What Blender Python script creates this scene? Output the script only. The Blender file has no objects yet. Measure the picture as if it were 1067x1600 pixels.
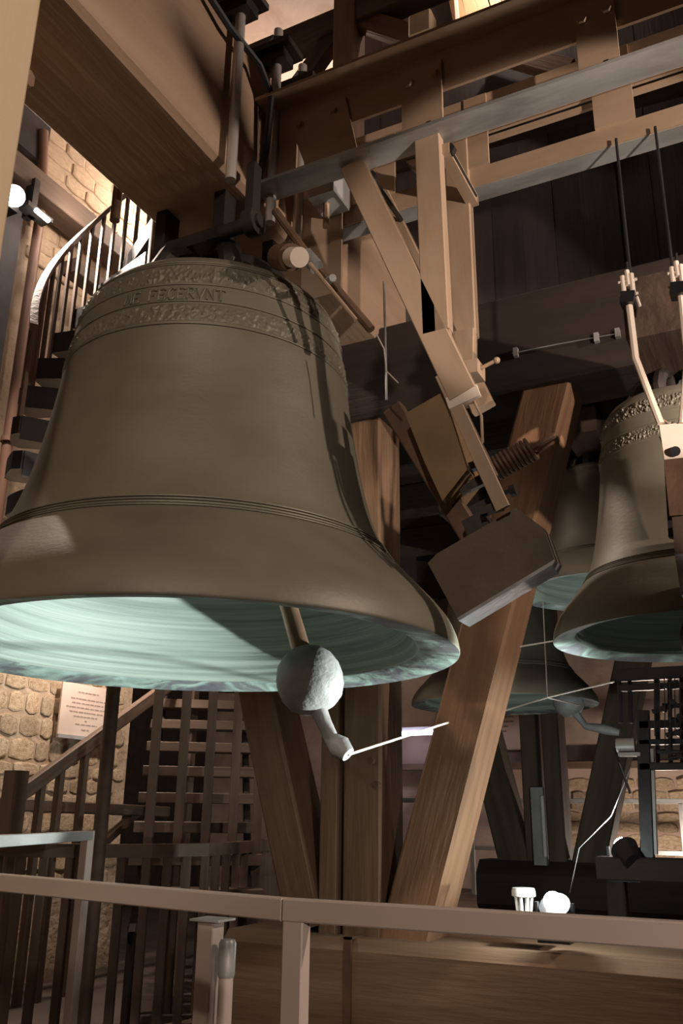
import bpy, math, random
from mathutils import Vector, Matrix, noise as mnoise
random.seed(7)
V = Vector
sc = bpy.context.scene
COL = sc.collection
PI = math.pi

# ------------------------------------------------------------------ camera
F_PX, PITCH, ROLL, YAW, EYE = 1400.0, math.radians(18.7), math.radians(0.72), math.radians(27), 1.35
fw = V((-math.sin(YAW) * math.cos(PITCH), math.cos(YAW) * math.cos(PITCH), math.sin(PITCH)))
rt0 = V((math.cos(YAW), math.sin(YAW), 0)); up0 = rt0.cross(fw)
rt = rt0 * math.cos(ROLL) + up0 * math.sin(ROLL); up = up0 * math.cos(ROLL) - rt0 * math.sin(ROLL)
CAM = V((0, 0, EYE))
cd = bpy.data.cameras.new('camera'); cam = bpy.data.objects.new('camera', cd); COL.objects.link(cam)
cd.sensor_fit = 'VERTICAL'; cd.sensor_height = 24.0; cd.lens = 24.0 * F_PX / 1600.0
cd.clip_start = 0.05; cd.clip_end = 100
cam.matrix_world = Matrix(((rt.x, up.x, -fw.x, CAM.x), (rt.y, up.y, -fw.y, CAM.y), (rt.z, up.z, -fw.z, CAM.z), (0, 0, 0, 1)))
sc.camera = cam
sc.view_settings.view_transform = 'Standard'; sc.view_settings.look = 'None'
sc.view_settings.gamma = 1.0; sc.view_settings.use_curve_mapping = False
sc.view_settings.exposure = 0.0

def W(px, py, ax, v):
    """survey helper: where the sight line of a photograph point meets a plane x=, y=, z= (or distance t) of the room"""
    d = fw * F_PX + rt * (px - 533.5) + up * (800 - py)
    if ax == 't': return CAM + d * (v / math.hypot(d.x, d.y))
    i = 'xyz'.index(ax); return CAM + d * ((v - CAM[i]) / d[i])

# ------------------------------------------------------------------ world and large lights
wd = bpy.data.worlds.new('world'); sc.world = wd; wd.use_nodes = True
wd.node_tree.nodes['Background'].inputs[0].default_value = (0.9, 0.75, 0.65, 1)
wd.node_tree.nodes['Background'].inputs[1].default_value = 0.002

def aim(o, p, q):
    d = V(q) - V(p); o.matrix_world = Matrix.Translation(V(p)) @ d.to_track_quat('-Z', 'Y').to_matrix().to_4x4()
def spot(name, p, q, watts, col, ang, blend=0.3, size=0.05):
    l = bpy.data.lights.new(name, 'SPOT'); l.energy = watts; l.color = col; l.spot_size = math.radians(ang); l.spot_blend = blend
    l.shadow_soft_size = size; o = bpy.data.objects.new(name, l); COL.objects.link(o); aim(o, p, q); return o
def point(name, p, watts, col, size=0.06):
    l = bpy.data.lights.new(name, 'POINT'); l.energy = watts; l.color = col; l.shadow_soft_size = size
    o = bpy.data.objects.new(name, l); COL.objects.link(o); o.location = V(p); return o
WARM = (1.0, 0.72, 0.50); COOL = (0.90, 1.0, 0.96); PINK = (1.0, 0.81, 0.68)
spot('gallery_floodlight', (2.9, 3.12, 3.95), (-2.2, 3.0, 3.2), 420, PINK, 84, 0.5, 0.05)
spot('walkway_floodlight', (2.2, 0.9, 2.2), (-0.75, 3.7, 3.62), 560, PINK, 29, 0.15, 0.03)
spot('right_bell_fill', (2.2, 0.9, 2.2), (-0.30, 3.55, 2.5), 420, PINK, 19, 0.2, 0.03)  # second beam added at the same position to light the right bell
spot('railing_fill', (1.7, -0.25, 1.85), (-0.9, 2.4, 0.45), 195, (1.0, 0.80, 0.67), 44, 0.5, 0.10)  # unseen fill added to brighten the front railing
spot('great_bell_fill', (0.7, -2.8, 5.0), (-2.45, 3.0, 2.25), 450, (1.0, 0.84, 0.70), 34, 0.55, 0.15)  # unseen frontal fill added to lift the great bell

# ------------------------------------------------------------------ materials
def mat(name): 
    m = bpy.data.materials.new(name); m.use_nodes = True
    nt = m.node_tree; return m, nt, nt.nodes['Principled BSDF']
def noisy(name, cols, scale=(3, 3, 3), rough=0.7, metal=0.0, bump=0.15, detail=6, nscale=1.0, dist=0.4, rnd=0.0, bscale=None, pos=None):
    m, nt, b = mat(name); N, L = nt.nodes, nt.links
    tc = N.new('ShaderNodeTexCoord'); mp = N.new('ShaderNodeMapping'); mp.inputs['Scale'].default_value = scale
    oi = N.new('ShaderNodeObjectInfo'); ad = N.new('ShaderNodeVectorMath'); ad.operation = 'ADD'
    ml = N.new('ShaderNodeMath'); ml.operation = 'MULTIPLY'; ml.inputs[1].default_value = 37.0
    L.new(oi.outputs['Random'], ml.inputs[0]); L.new(tc.outputs['Object'], mp.inputs['Vector'])
    L.new(mp.outputs['Vector'], ad.inputs[0]); L.new(ml.outputs[0], ad.inputs[1])
    n = N.new('ShaderNodeTexNoise'); n.inputs['Scale'].default_value = nscale; n.inputs['Detail'].default_value = detail
    n.inputs['Distortion'].default_value = dist; L.new(ad.outputs[0], n.inputs['Vector'])
    r = N.new('ShaderNodeValToRGB'); e = r.color_ramp.elements
    k = len(cols); pos = pos or [0.3 + 0.4 * i / max(1, k - 1) for i in range(k)]
    while len(e) < k: e.new(0.5)
    for i in range(k): e[i].position = pos[i]; e[i].color = (*cols[i], 1)
    L.new(n.outputs['Fac'], r.inputs[0]); out = r.outputs[0]
    if rnd:
        hs = N.new('ShaderNodeHueSaturation'); mr = N.new('ShaderNodeMapRange')
        mr.inputs['To Min'].default_value = 1 - rnd; mr.inputs['To Max'].default_value = 1 + rnd
        L.new(oi.outputs['Random'], mr.inputs['Value']); L.new(mr.outputs[0], hs.inputs['Value']); L.new(out, hs.inputs['Color']); out = hs.outputs[0]
    L.new(out, b.inputs['Base Color']); b.inputs['Roughness'].default_value = rough; b.inputs['Metallic'].default_value = metal
    if bump:
        n2 = N.new('ShaderNodeTexNoise'); n2.inputs['Scale'].default_value = bscale or nscale * 4; n2.inputs['Detail'].default_value = 5
        L.new(ad.outputs[0], n2.inputs['Vector'])
        bp = N.new('ShaderNodeBump'); bp.inputs['Strength'].default_value = bump; bp.inputs['Distance'].default_value = 0.02
        L.new(n2.outputs['Fac'], bp.inputs['Height']); L.new(bp.outputs[0], b.inputs['Normal'])
    return m
def plain(name, col, rough=0.5, metal=0.0, emit=None, es=0):
    m, nt, b = mat(name); b.inputs['Base Color'].default_value = (*col, 1); b.inputs['Roughness'].default_value = rough
    b.inputs['Metallic'].default_value = metal
    if emit: b.inputs['Emission Color'].default_value = (*emit, 1); b.inputs['Emission Strength'].default_value = es
    return m
OAK = noisy('aged_oak', [(0.155, 0.092, 0.052), (0.20, 0.122, 0.072), (0.24, 0.15, 0.092)], (0.9, 9, 9), 0.75, 0, 0.35, 8, 1.0, 0.8)
YOKEWOOD = noisy('yoke_wood', [(0.34, 0.225, 0.15), (0.40, 0.27, 0.185), (0.45, 0.31, 0.215)], (0.7, 6, 6), 0.85, 0, 0.3, 8, 1.0, 0.6)
BRACEWOOD = noisy('red_brown_oak', [(0.18, 0.092, 0.047), (0.235, 0.123, 0.065), (0.275, 0.152, 0.085)], (0.9, 9, 9), 0.75, 0, 0.3, 8, 1.0, 0.6)
PALEWOOD = noisy('pale_timber', [(0.62, 0.46, 0.29), (0.72, 0.55, 0.37)], (0.7, 6, 6), 0.75, 0, 0.15, 6)
DARKWOOD = noisy('dark_timber', [(0.05, 0.032, 0.024), (0.11, 0.07, 0.05)], (0.9, 8, 8), 0.75, 0, 0.25, 6)
STAIRWOOD = noisy('stair_timber', [(0.085, 0.055, 0.038), (0.15, 0.10, 0.07)], (0.9, 9, 9), 0.6, 0, 0.15, 6)
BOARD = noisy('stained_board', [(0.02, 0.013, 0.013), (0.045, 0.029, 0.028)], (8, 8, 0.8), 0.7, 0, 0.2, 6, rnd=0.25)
DECK = noisy('deck_plank', [(0.16, 0.105, 0.07), (0.27, 0.19, 0.13)], (0.9, 9, 9), 0.8, 0, 0.25, 6, rnd=0.2)
WARMBOARD = noisy('new_pine_board', [(0.55, 0.34, 0.18), (0.68, 0.45, 0.26)], (0.9, 9, 9), 0.6, 0, 0.1, 6)
PAINT = noisy('beige_painted_steel', [(0.33, 0.225, 0.15), (0.42, 0.30, 0.205), (0.46, 0.33, 0.24)], (1.2, 4, 4), 0.5, 0.0, 0.08, 8, 1.3)
RAILPAINT = noisy('taupe_painted_steel', [(0.50, 0.405, 0.35), (0.57, 0.47, 0.41)], (1, 3, 3), 0.42, 0.0, 0.04, 5)
GALV = noisy('galvanised_steel', [(0.20, 0.20, 0.19), (0.38, 0.38, 0.37), (0.5, 0.5, 0.49)], (1.5, 5, 5), 0.45, 0.3, 0.1, 8, 1.4)
IRON = noisy('dark_iron', [(0.02, 0.018, 0.017), (0.06, 0.05, 0.045)], (4, 4, 4), 0.5, 0.4, 0.15)
BLACKWOOD = noisy('shade_black_timber', [(0.022, 0.015, 0.012), (0.042, 0.028, 0.023)], (0.9, 8, 8), 0.8, 0, 0.25, 6)  # near-black tone; paints shade on recess wall, far sill and head beam
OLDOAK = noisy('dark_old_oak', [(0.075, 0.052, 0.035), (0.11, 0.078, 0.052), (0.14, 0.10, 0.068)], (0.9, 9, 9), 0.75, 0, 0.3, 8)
BLACK = noisy('black_painted_steel', [(0.012, 0.012, 0.014), (0.028, 0.027, 0.03)], (4, 4, 4), 0.4, 0.1, 0.1)
STEEL = noisy('bright_steel', [(0.5, 0.47, 0.43), (0.68, 0.64, 0.6)], (4, 4, 4), 0.3, 0.4, 0.03)
CREAMROD = noisy('cream_painted_rod', [(0.76, 0.64, 0.53), (0.84, 0.73, 0.63)], (3, 3, 3), 0.4, 0.0, 0.03)
RUST = noisy('rusty_iron', [(0.10, 0.055, 0.035), (0.19, 0.11, 0.065)], (5, 5, 5), 0.65, 0.2, 0.25)
BOXSTEEL = noisy('ochre_painted_iron', [(0.19, 0.115, 0.055), (0.27, 0.17, 0.085)], (4, 4, 4), 0.55, 0.0, 0.15)
HAMMER = noisy('hammer_iron', [(0.095, 0.07, 0.05), (0.16, 0.12, 0.088)], (3, 3, 3), 0.55, 0.25, 0.12)
HAMFACE = noisy('machined_hammer_face', [(0.35, 0.35, 0.37), (0.6, 0.6, 0.62)], (2, 9, 9), 0.4, 0.5, 0.15)
WHITEPL = plain('white_plastic', (0.75, 0.75, 0.72), 0.4)
GREYPL = noisy('grey_cabinet_paint', [(0.33, 0.34, 0.34), (0.42, 0.43, 0.42)], (3, 3, 3), 0.45, 0, 0.02)
BALL = noisy('cast_clapper', [(0.24, 0.235, 0.235), (0.36, 0.355, 0.35)], (9, 9, 9), 0.6, 0.1, 0.25)
COPPER = noisy('worn_clapper_shaft', [(0.20, 0.11, 0.07), (0.42, 0.26, 0.18)], (9, 9, 2), 0.35, 0.6, 0.05)
CABLE = plain('black_cable', (0.015, 0.014, 0.014), 0.5)
STONE = noisy('rubble_stone', [(0.40, 0.27, 0.16), (0.58, 0.45, 0.30), (0.70, 0.58, 0.44)], (7, 7, 7), 0.9, 0, 0.6, 8, 1.0, 0.5, rnd=0.22)
BRICK = noisy('ashlar_block', [(0.50, 0.36, 0.24), (0.64, 0.49, 0.34)], (6, 6, 6), 0.9, 0, 0.4, 8, 1.0, 0.4, rnd=0.12)
MORTAR = noisy('lime_mortar', [(0.42, 0.31, 0.21), (0.58, 0.46, 0.34)], (5, 5, 5), 0.95, 0, 0.6, 8)
PLASTER = noisy('old_plaster', [(0.46, 0.33, 0.26), (0.60, 0.46, 0.38), (0.66, 0.52, 0.44)], (2.5, 2.5, 2.5), 0.95, 0, 0.7, 8, 1.0, 0.6, bscale=2.2)
DARKPANEL = noisy('grey_mesh_panel', [(0.03, 0.026, 0.027), (0.055, 0.048, 0.05)], (6, 6, 6), 0.7, 0, 0.1)
PIPE = noisy('brown_painted_pipe', [(0.22, 0.12, 0.085), (0.30, 0.17, 0.12)], (4, 4, 1), 0.5, 0, 0.05)
SIGN = noisy('sign_panel', [(0.72, 0.58, 0.50), (0.80, 0.67, 0.58)], (2, 2, 2), 0.6, 0, 0.0)
INK = plain('faded_sign_lettering', (0.40, 0.30, 0.25), 0.8)
LAMPG = plain('lit_lamp_glass', (1, 1, 1), 0.3, 0, (1.0, 0.95, 0.9), 40)
LAMPW = plain('lit_lamp_glass_warm', (1, 1, 1), 0.3, 0, (1.0, 0.93, 0.86), 25)
TUBEL = plain('lit_fluorescent_tube', (1, 1, 1), 0.3, 0, (0.80, 0.72, 1.0), 8)
DIMWALL = noisy('low_bounce_plaster', [(0.10, 0.075, 0.06), (0.15, 0.11, 0.09)], (2.5, 2.5, 2.5), 0.95, 0, 0.5, 8)  # plaster of the unseen walls, darkened to cut bounced light
FLOORM = noisy('worn_floor', [(0.045, 0.033, 0.026), (0.085, 0.062, 0.05)], (2, 2, 2), 0.85, 0, 0.2)

def bronze_mats():
    out = noisy('bell_bronze', [(0.14, 0.128, 0.095), (0.18, 0.165, 0.124), (0.215, 0.195, 0.15)], (1.2, 1.2, 2.2), 0.52, 0.25, 0.05, 8, 1.6, 0.3, bscale=40)
    # patina lip
    lip = noisy('bell_lip_patina', [(0.14, 0.14, 0.16), (0.22, 0.23, 0.24), (0.34, 0.45, 0.41), (0.50, 0.66, 0.60)], (4, 4, 4), 0.6, 0.1, 0.2, 8, 1.3, 1.2, pos=[0.3, 0.45, 0.55, 0.66])
    inn = noisy('bell_inner_patina', [(0.20, 0.25, 0.215), (0.34, 0.41, 0.36), (0.44, 0.51, 0.455)], (0.5, 0.5, 26), 0.65, 0.05, 0.3, 6, 1.5, 0.2, pos=[0.3, 0.5, 0.68], bscale=5)
    return out, lip, inn
BRONZE, LIP, INNER = bronze_mats()

# ------------------------------------------------------------------ mesh helpers
class G:
    def __init__(s): s.v = []; s.f = []; s.m = []
    def add(s, vs, fs, mi=0):
        o = len(s.v); s.v += [V(p) for p in vs]
        for f in fs: s.f.append(tuple(o + i for i in f)); s.m.append(mi)
        return s
    def box(s, lo, hi, mi=0):
        x0, y0, z0 = lo; x1, y1, z1 = hi
        return s.add([(x0, y0, z0), (x1, y0, z0), (x1, y1, z0), (x0, y1, z0), (x0, y0, z1), (x1, y0, z1), (x1, y1, z1), (x0, y1, z1)],
                     [(0, 3, 2, 1), (4, 5, 6, 7), (0, 1, 5, 4), (1, 2, 6, 5), (2, 3, 7, 6), (3, 0, 4, 7)], mi)
    def sect(s, p0, p1, w, h, upv=(0, 0, 1), ch=0.0, mi=0):
        p0, p1 = V(p0), V(p1); a = (p1 - p0).normalized(); u = V(upv)
        if abs(a.dot(u)) > 0.98: u = V((1, 0, 0)) if abs(a.x) < 0.9 else V((0, 1, 0))
        b = u.cross(a).normalized(); c = a.cross(b)
        w2, h2 = w / 2, h / 2
        if ch > 0: o = [(-w2 + ch, -h2), (w2 - ch, -h2), (w2, -h2 + ch), (w2, h2 - ch), (w2 - ch, h2), (-w2 + ch, h2), (-w2, h2 - ch), (-w2, -h2 + ch)]
        else: o = [(-w2, -h2), (w2, -h2), (w2, h2), (-w2, h2)]
        n = len(o); vs = [p0 + b * q[0] + c * q[1] for q in o] + [p1 + b * q[0] + c * q[1] for q in o]
        fs = [(i, (i + 1) % n, n + (i + 1) % n, n + i) for i in range(n)] + [tuple(range(n - 1, -1, -1)), tuple(range(n, 2 * n))]
        return s.add(vs, fs, mi)
    def cyl(s, p0, p1, r0, r1=None, n=14, mi=0):
        r1 = r0 if r1 is None else r1; p0, p1 = V(p0), V(p1); a = (p1 - p0).normalized()
        u = V((0, 0, 1)) if abs(a.z) < 0.9 else V((1, 0, 0)); b = u.cross(a).normalized(); c = a.cross(b)
        vs = [p + (b * math.cos(2 * PI * i / n) + c * math.sin(2 * PI * i / n)) * r for p, r in ((p0, r0), (p1, r1)) for i in range(n)]
        fs = [(i, (i + 1) % n, n + (i + 1) % n, n + i) for i in range(n)] + [tuple(range(n - 1, -1, -1)), tuple(range(n, 2 * n))]
        return s.add(vs, fs, mi)
    def tube(s, path, r, n=8, mi=0):
        P = [V(p) for p in path]; rings = []; m = len(P); pb = None
        for i in range(m):
            a = (P[min(i + 1, m - 1)] - P[max(i - 1, 0)]).normalized()
            if pb is None:
                u = V((0, 0, 1)) if abs(a.z) < 0.9 else V((1, 0, 0)); b = u.cross(a).normalized()
            else: b = (pb - a * pb.dot(a)).normalized()
            pb = b; c = a.cross(b); rr = r[i] if isinstance(r, (list, tuple)) else r
            rings += [P[i] + (b * math.cos(2 * PI * j / n) + c * math.sin(2 * PI * j / n)) * rr for j in range(n)]
        fs = [(i * n + j, i * n + (j + 1) % n, (i + 1) * n + (j + 1) % n, (i + 1) * n + j) for i in range(m - 1) for j in range(n)]
        fs += [tuple(range(n - 1, -1, -1)), tuple(range((m - 1) * n, m * n))]
        return s.add(rings, fs, mi)
    def ribbon(s, path, w, h, mi=0):          # rectangular bar along a path, kept upright
        P = [V(p) for p in path]; m = len(P); vs = []
        for i in range(m):
            a = (P[min(i + 1, m - 1)] - P[max(i - 1, 0)]); b = V((-a.y, a.x, 0)).normalized()
            for q in ((-1, -1), (1, -1), (1, 1), (-1, 1)): vs.append(P[i] + b * q[0] * w / 2 + V((0, 0, q[1] * h / 2)))
        fs = [(i * 4 + j, i * 4 + (j + 1) % 4, (i + 1) * 4 + (j + 1) % 4, (i + 1) * 4 + j) for i in range(m - 1) for j in range(4)]
        fs += [(3, 2, 1, 0), tuple(range((m - 1) * 4, m * 4))]
        return s.add(vs, fs, mi)
    def lathe(s, prof, c=(0, 0, 0), n=96, mis=None, close=False):
        c = V(c); k = len(prof)
        vs = [c + V((r * math.cos(2 * PI * i / n), r * math.sin(2 * PI * i / n), z)) for r, z in prof for i in range(n)]
        o = len(s.v); s.v += vs
        for j in range(k if close else k - 1):
            j2 = (j + 1) % k
            for i in range(n):
                i2 = (i + 1) % n
                s.f.append((o + j * n + i, o + j * n + i2, o + j2 * n + i2, o + j2 * n + i)); s.m.append(mis[j] if mis else 0)
        return s
    def ball(s, c, r, nu=24, nv=14, sc=(1, 1, 1), mi=0):
        c = V(c); vs = [c + V((0, 0, -r * sc[2]))]
        for j in range(1, nv):
            t = PI * j / nv - PI / 2
            for i in range(nu): vs.append(c + V((r * sc[0] * math.cos(t) * math.cos(2 * PI * i / nu), r * sc[1] * math.cos(t) * math.sin(2 * PI * i / nu), r * sc[2] * math.sin(t))))
        vs.append(c + V((0, 0, r * sc[2]))); fs = []
        for i in range(nu): fs.append((0, 1 + (i + 1) % nu, 1 + i))
        for j in range(nv - 2):
            for i in range(nu): a = 1 + j * nu; fs.append((a + i, a + (i + 1) % nu, a + nu + (i + 1) % nu, a + nu + i))
        a = 1 + (nv - 2) * nu
        for i in range(nu): fs.append((a + i, a + (i + 1) % nu, len(vs) - 1))
        return s.add(vs, fs, mi)
    def plate(s, pts, t, mi=0):               # outline of points extruded by vector t
        pts = [V(p) for p in pts]; t = V(t); n = len(pts)
        return s.add(pts + [p + t for p in pts], [tuple(range(n - 1, -1, -1)), tuple(range(n, 2 * n))] + [(i, (i + 1) % n, n + (i + 1) % n, n + i) for i in range(n)], mi)

WM = {}
def reg(o, M, parent):
    WM[o.name] = M
    if parent is not None:
        o.parent = parent; o.matrix_parent_inverse = WM[parent.name].inverted()
    o.matrix_basis = M; COL.objects.link(o)
def finish(me, smooth, fix=True):
    import bmesh
    bm = bmesh.new(); bm.from_mesh(me)
    if fix: bmesh.ops.recalc_face_normals(bm, faces=bm.faces)
    bm.to_mesh(me); bm.free()
    if smooth:
        me.polygons.foreach_set('use_smooth', [True] * len(me.polygons))
        try: me.set_sharp_from_angle(angle=math.radians(38))
        except Exception: pass
def ob(name, g, m, parent=None, smooth=False, M=None, base=False, fix=True):
    """link a built shape as one mesh object"""
    lo = V((min(p.x for p in g.v), min(p.y for p in g.v), min(p.z for p in g.v))); hi = V((max(p.x for p in g.v), max(p.y for p in g.v), max(p.z for p in g.v)))
    c = (lo + hi) / 2
    if parent is None: c.z = lo.z
    if M is None: M = Matrix.Translation(c); vs = [p - c for p in g.v]
    else: vs = g.v
    me = bpy.data.meshes.new(name); me.from_pydata([tuple(p) for p in vs], [], g.f)
    ms = m if isinstance(m, (list, tuple)) else [m]
    for q in ms: me.materials.append(q)
    if len(ms) > 1: me.polygons.foreach_set('material_index', g.m)
    finish(me, smooth, fix)
    o = bpy.data.objects.new(name, me); reg(o, M, parent); return o
def axis_matrix(p0, p1, upv=(0, 0, 1)):
    p0, p1 = V(p0), V(p1); a = (p1 - p0).normalized(); u = V(upv)
    if abs(a.dot(u)) > 0.98: u = V((0, 1, 0)) if abs(a.y) < 0.9 else V((1, 0, 0))
    b = u.cross(a).normalized(); c = a.cross(b)
    return Matrix(((a.x, b.x, c.x, p0.x), (a.y, b.y, c.y, p0.y), (a.z, b.z, c.z, p0.z), (0, 0, 0, 1)))
def timber(name, p0, p1, w, h, m, parent=None, upv=(0, 0, 1), ch=0.008):
    """a straight bar; local X runs along it. w across, h along upv"""
    L = (V(p1) - V(p0)).length; M = axis_matrix(p0, p1, upv)
    g = G().sect((0, 0, 0), (L, 0, 0), w, h, (0, 0, 1), ch)
    return ob(name, g, m, parent, False, M)
def tag(o, label, cat, group=None):
    o['label'] = label; o['category'] = cat
    if group: o['group'] = group
    return o
def thing(name, label, cat, loc, group=None):
    o = bpy.data.objects.new(name, None); o.empty_display_size = 0.1; reg(o, Matrix.Translation(V(loc)), None); return tag(o, label, cat, group)
def struct(o): o['kind'] = 'structure'; return o
def share(name, me, M, parent):
    o = bpy.data.objects.new(name, me); reg(o, M, parent); return o

# ------------------------------------------------------------------ the room
FZ = 0.10
struct(ob('floor', G().box((-9, -4.5, FZ - 0.2), (6, 13, FZ)), FLOORM))
wl = struct(ob('wall_left', G().box((-6.2, -4.5, FZ), (-5.62, 6.74, 9.0)), MORTAR))
struct(ob('wall_recess', G().box((-9.2, 6.0, FZ), (-8.8, 13, 9.0)), BLACKWOOD))  # the recess shade is painted in as a near-black wall colour
wb = struct(ob('wall_back', G().box((-9, 12.6, FZ), (6, 13.0, 9.0)), PLASTER))
struct(ob('wall_right', G().box((5.6, -4.5, FZ), (6.0, 13, 9.0)), DIMWALL))
struct(ob('wall_front', G().box((-9, -4.9, FZ), (6, -4.5, 9.0)), DIMWALL))
def ceiling():
    g = G(); nx, ny = 60, 60; vs = []
    for j in range(ny + 1):
        for i in range(nx + 1):
            x = -9 + 15 * i / nx; y = -4.5 + 17.5 * j / ny
            vs.append((x, y, 8.3 + 0.18 * mnoise.noise(V((x * 1.3, y * 1.3, 0))) + 0.06 * mnoise.noise(V((x * 5, y * 5, 3)))))
    fs = [(j * (nx + 1) + i, j * (nx + 1) + i + 1, (j + 1) * (nx + 1) + i + 1, (j + 1) * (nx + 1) + i) for j in range(ny) for i in range(nx)]
    g.add(vs, fs); g.box((-9, -4.5, 8.8), (6, 13, 9.0))
    struct(ob('ceiling', g, PLASTER, None, True))
ceiling()

# stones and blocks standing proud of the left wall
def stone_mesh(i, soft):
    rr = random.Random(i); n = 10; pts = []
    for k in range(n):
        a = 2 * PI * k / n; c, s_ = math.cos(a), math.sin(a); e = 0.42 if soft else 0.22
        r = 1 / ((abs(c) ** (2 / e) + abs(s_) ** (2 / e)) ** (e / 2)); r *= 0.5 * (1 - (0.14 if soft else 0.04) * rr.random())
        pts.append((c * r, s_ * r))
    g = G(); vs = [(0, p[0], p[1]) for p in pts] + [(0.75 + 0.15 * rr.random(), p[0] * 0.95, p[1] * 0.95) for p in pts] + [(1, p[0] * 0.8, p[1] * 0.8) for p in pts]
    fs = [(a + k, a + (k + 1) % n, a + n + (k + 1) % n, a + n + k) for a in (0, n) for k in range(n)] + [tuple(range(2 * n, 3 * n))]
    me = bpy.data.meshes.new('stone'); me.from_pydata(vs, [], fs); finish(me, False); return me
SOFT = [stone_mesh(i, True) for i in range(9)]; HARD = [stone_mesh(50 + i, False) for i in range(5)]
for me in SOFT: me.materials.append(STONE)
for me in HARD: me.materials.append(BRICK)
def courses(parent, y0, y1, z0, z1, hh, ww, lib, name, depth, X, flip=None, jit=0.25):
    z = z0
    while z < z1:
        h = hh * (1 + jit * (random.random() - 0.5) * 2); y = y0 + random.random() * ww * -0.6
        while y < y1:
            w = ww * (0.65 + 0.7 * random.random())
            d = depth * (0.5 + random.random())
            if flip is None: M = Matrix.Translation((X, y + w / 2, z + h / 2)) @ Matrix.Diagonal((d, w * 1.0, h * 0.99, 1))
            else: M = Matrix.Translation((y + w / 2, X, z + h / 2)) @ Matrix.Rotation(-PI / 2, 4, 'Z') @ Matrix.Diagonal((d, w * 1.0, h * 0.99, 1))
            share(name, random.choice(lib), M, parent); y += w
        z += h
courses(wl, 5.0, 6.58, 0.75, 2.62, 0.15, 0.21, SOFT, 'stone', 0.016, -5.625)
courses(wl, 4.35, 5.3, 3.0, 3.75, 0.14, 0.22, SOFT, 'stone', 0.03, -5.63)
courses(wl, 4.85, 6.55, 6.0, 7.9, 0.17, 0.36, HARD, 'block', 0.025, -5.63, jit=0.1)
courses(wb, -2.9, -1.0, 0.5, 1.75, 0.16, 0.28, SOFT, 'stone', 0.06, 12.62, flip=1)

# ------------------------------------------------------------------ the great bell
BX, BY, BZ = -2.226, 3.018, EYE + 0.613
def prof_interp(P, z):
    for (r0, z0), (r1, z1) in zip(P, P[1:]):
        if z0 <= z <= z1: return r0 + (r1 - r0) * (z - z0) / (z1 - z0)
    return P[-1][0]
OUTP = [(1.1, 0.0), (1.102, 0.012), (1.092, 0.06), (1.065, 0.12), (1.02, 0.18), (0.965, 0.24), (0.90, 0.31), (0.831, 0.388), (0.785, 0.47), (0.75, 0.56),
        (0.718, 0.68), (0.692, 0.80), (0.668, 0.94), (0.648, 1.08), (0.635, 1.198), (0.625, 1.26), (0.612, 1.34), (0.596, 1.43), (0.570, 1.505),
        (0.545, 1.545), (0.51, 1.575), (0.45, 1.595), (0.33, 1.605), (0.12, 1.61), (0.0, 1.61)]
INP = [(0.0, 1.50), (0.40, 1.49), (0.50, 1.43), (0.545, 1.30), (0.57, 1.10), (0.605, 0.90), (0.65, 0.70), (0.71, 0.52), (0.775, 0.38), (0.835, 0.24), (0.885, 0.12), (0.925, 0.045), (0.94, 0.03)]
def smooth_prof(P, k=3):
    out = []
    for i in range(len(P) - 1):
        p0, p1, p2, p3 = P[max(i - 1, 0)], P[i], P[i + 1], P[min(i + 2, len(P) - 1)]
        for j in range(k):
            t = j / k
            out.append(tuple(0.5 * ((2 * p1[a]) + (-p0[a] + p2[a]) * t + (2 * p0[a] - 5 * p1[a] + 4 * p2[a] - p3[a]) * t * t + (-p0[a] + 3 * p1[a] - 3 * p2[a] + p3[a]) * t ** 3) for a in (0, 1)))
    out.append(P[-1]); return out
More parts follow.
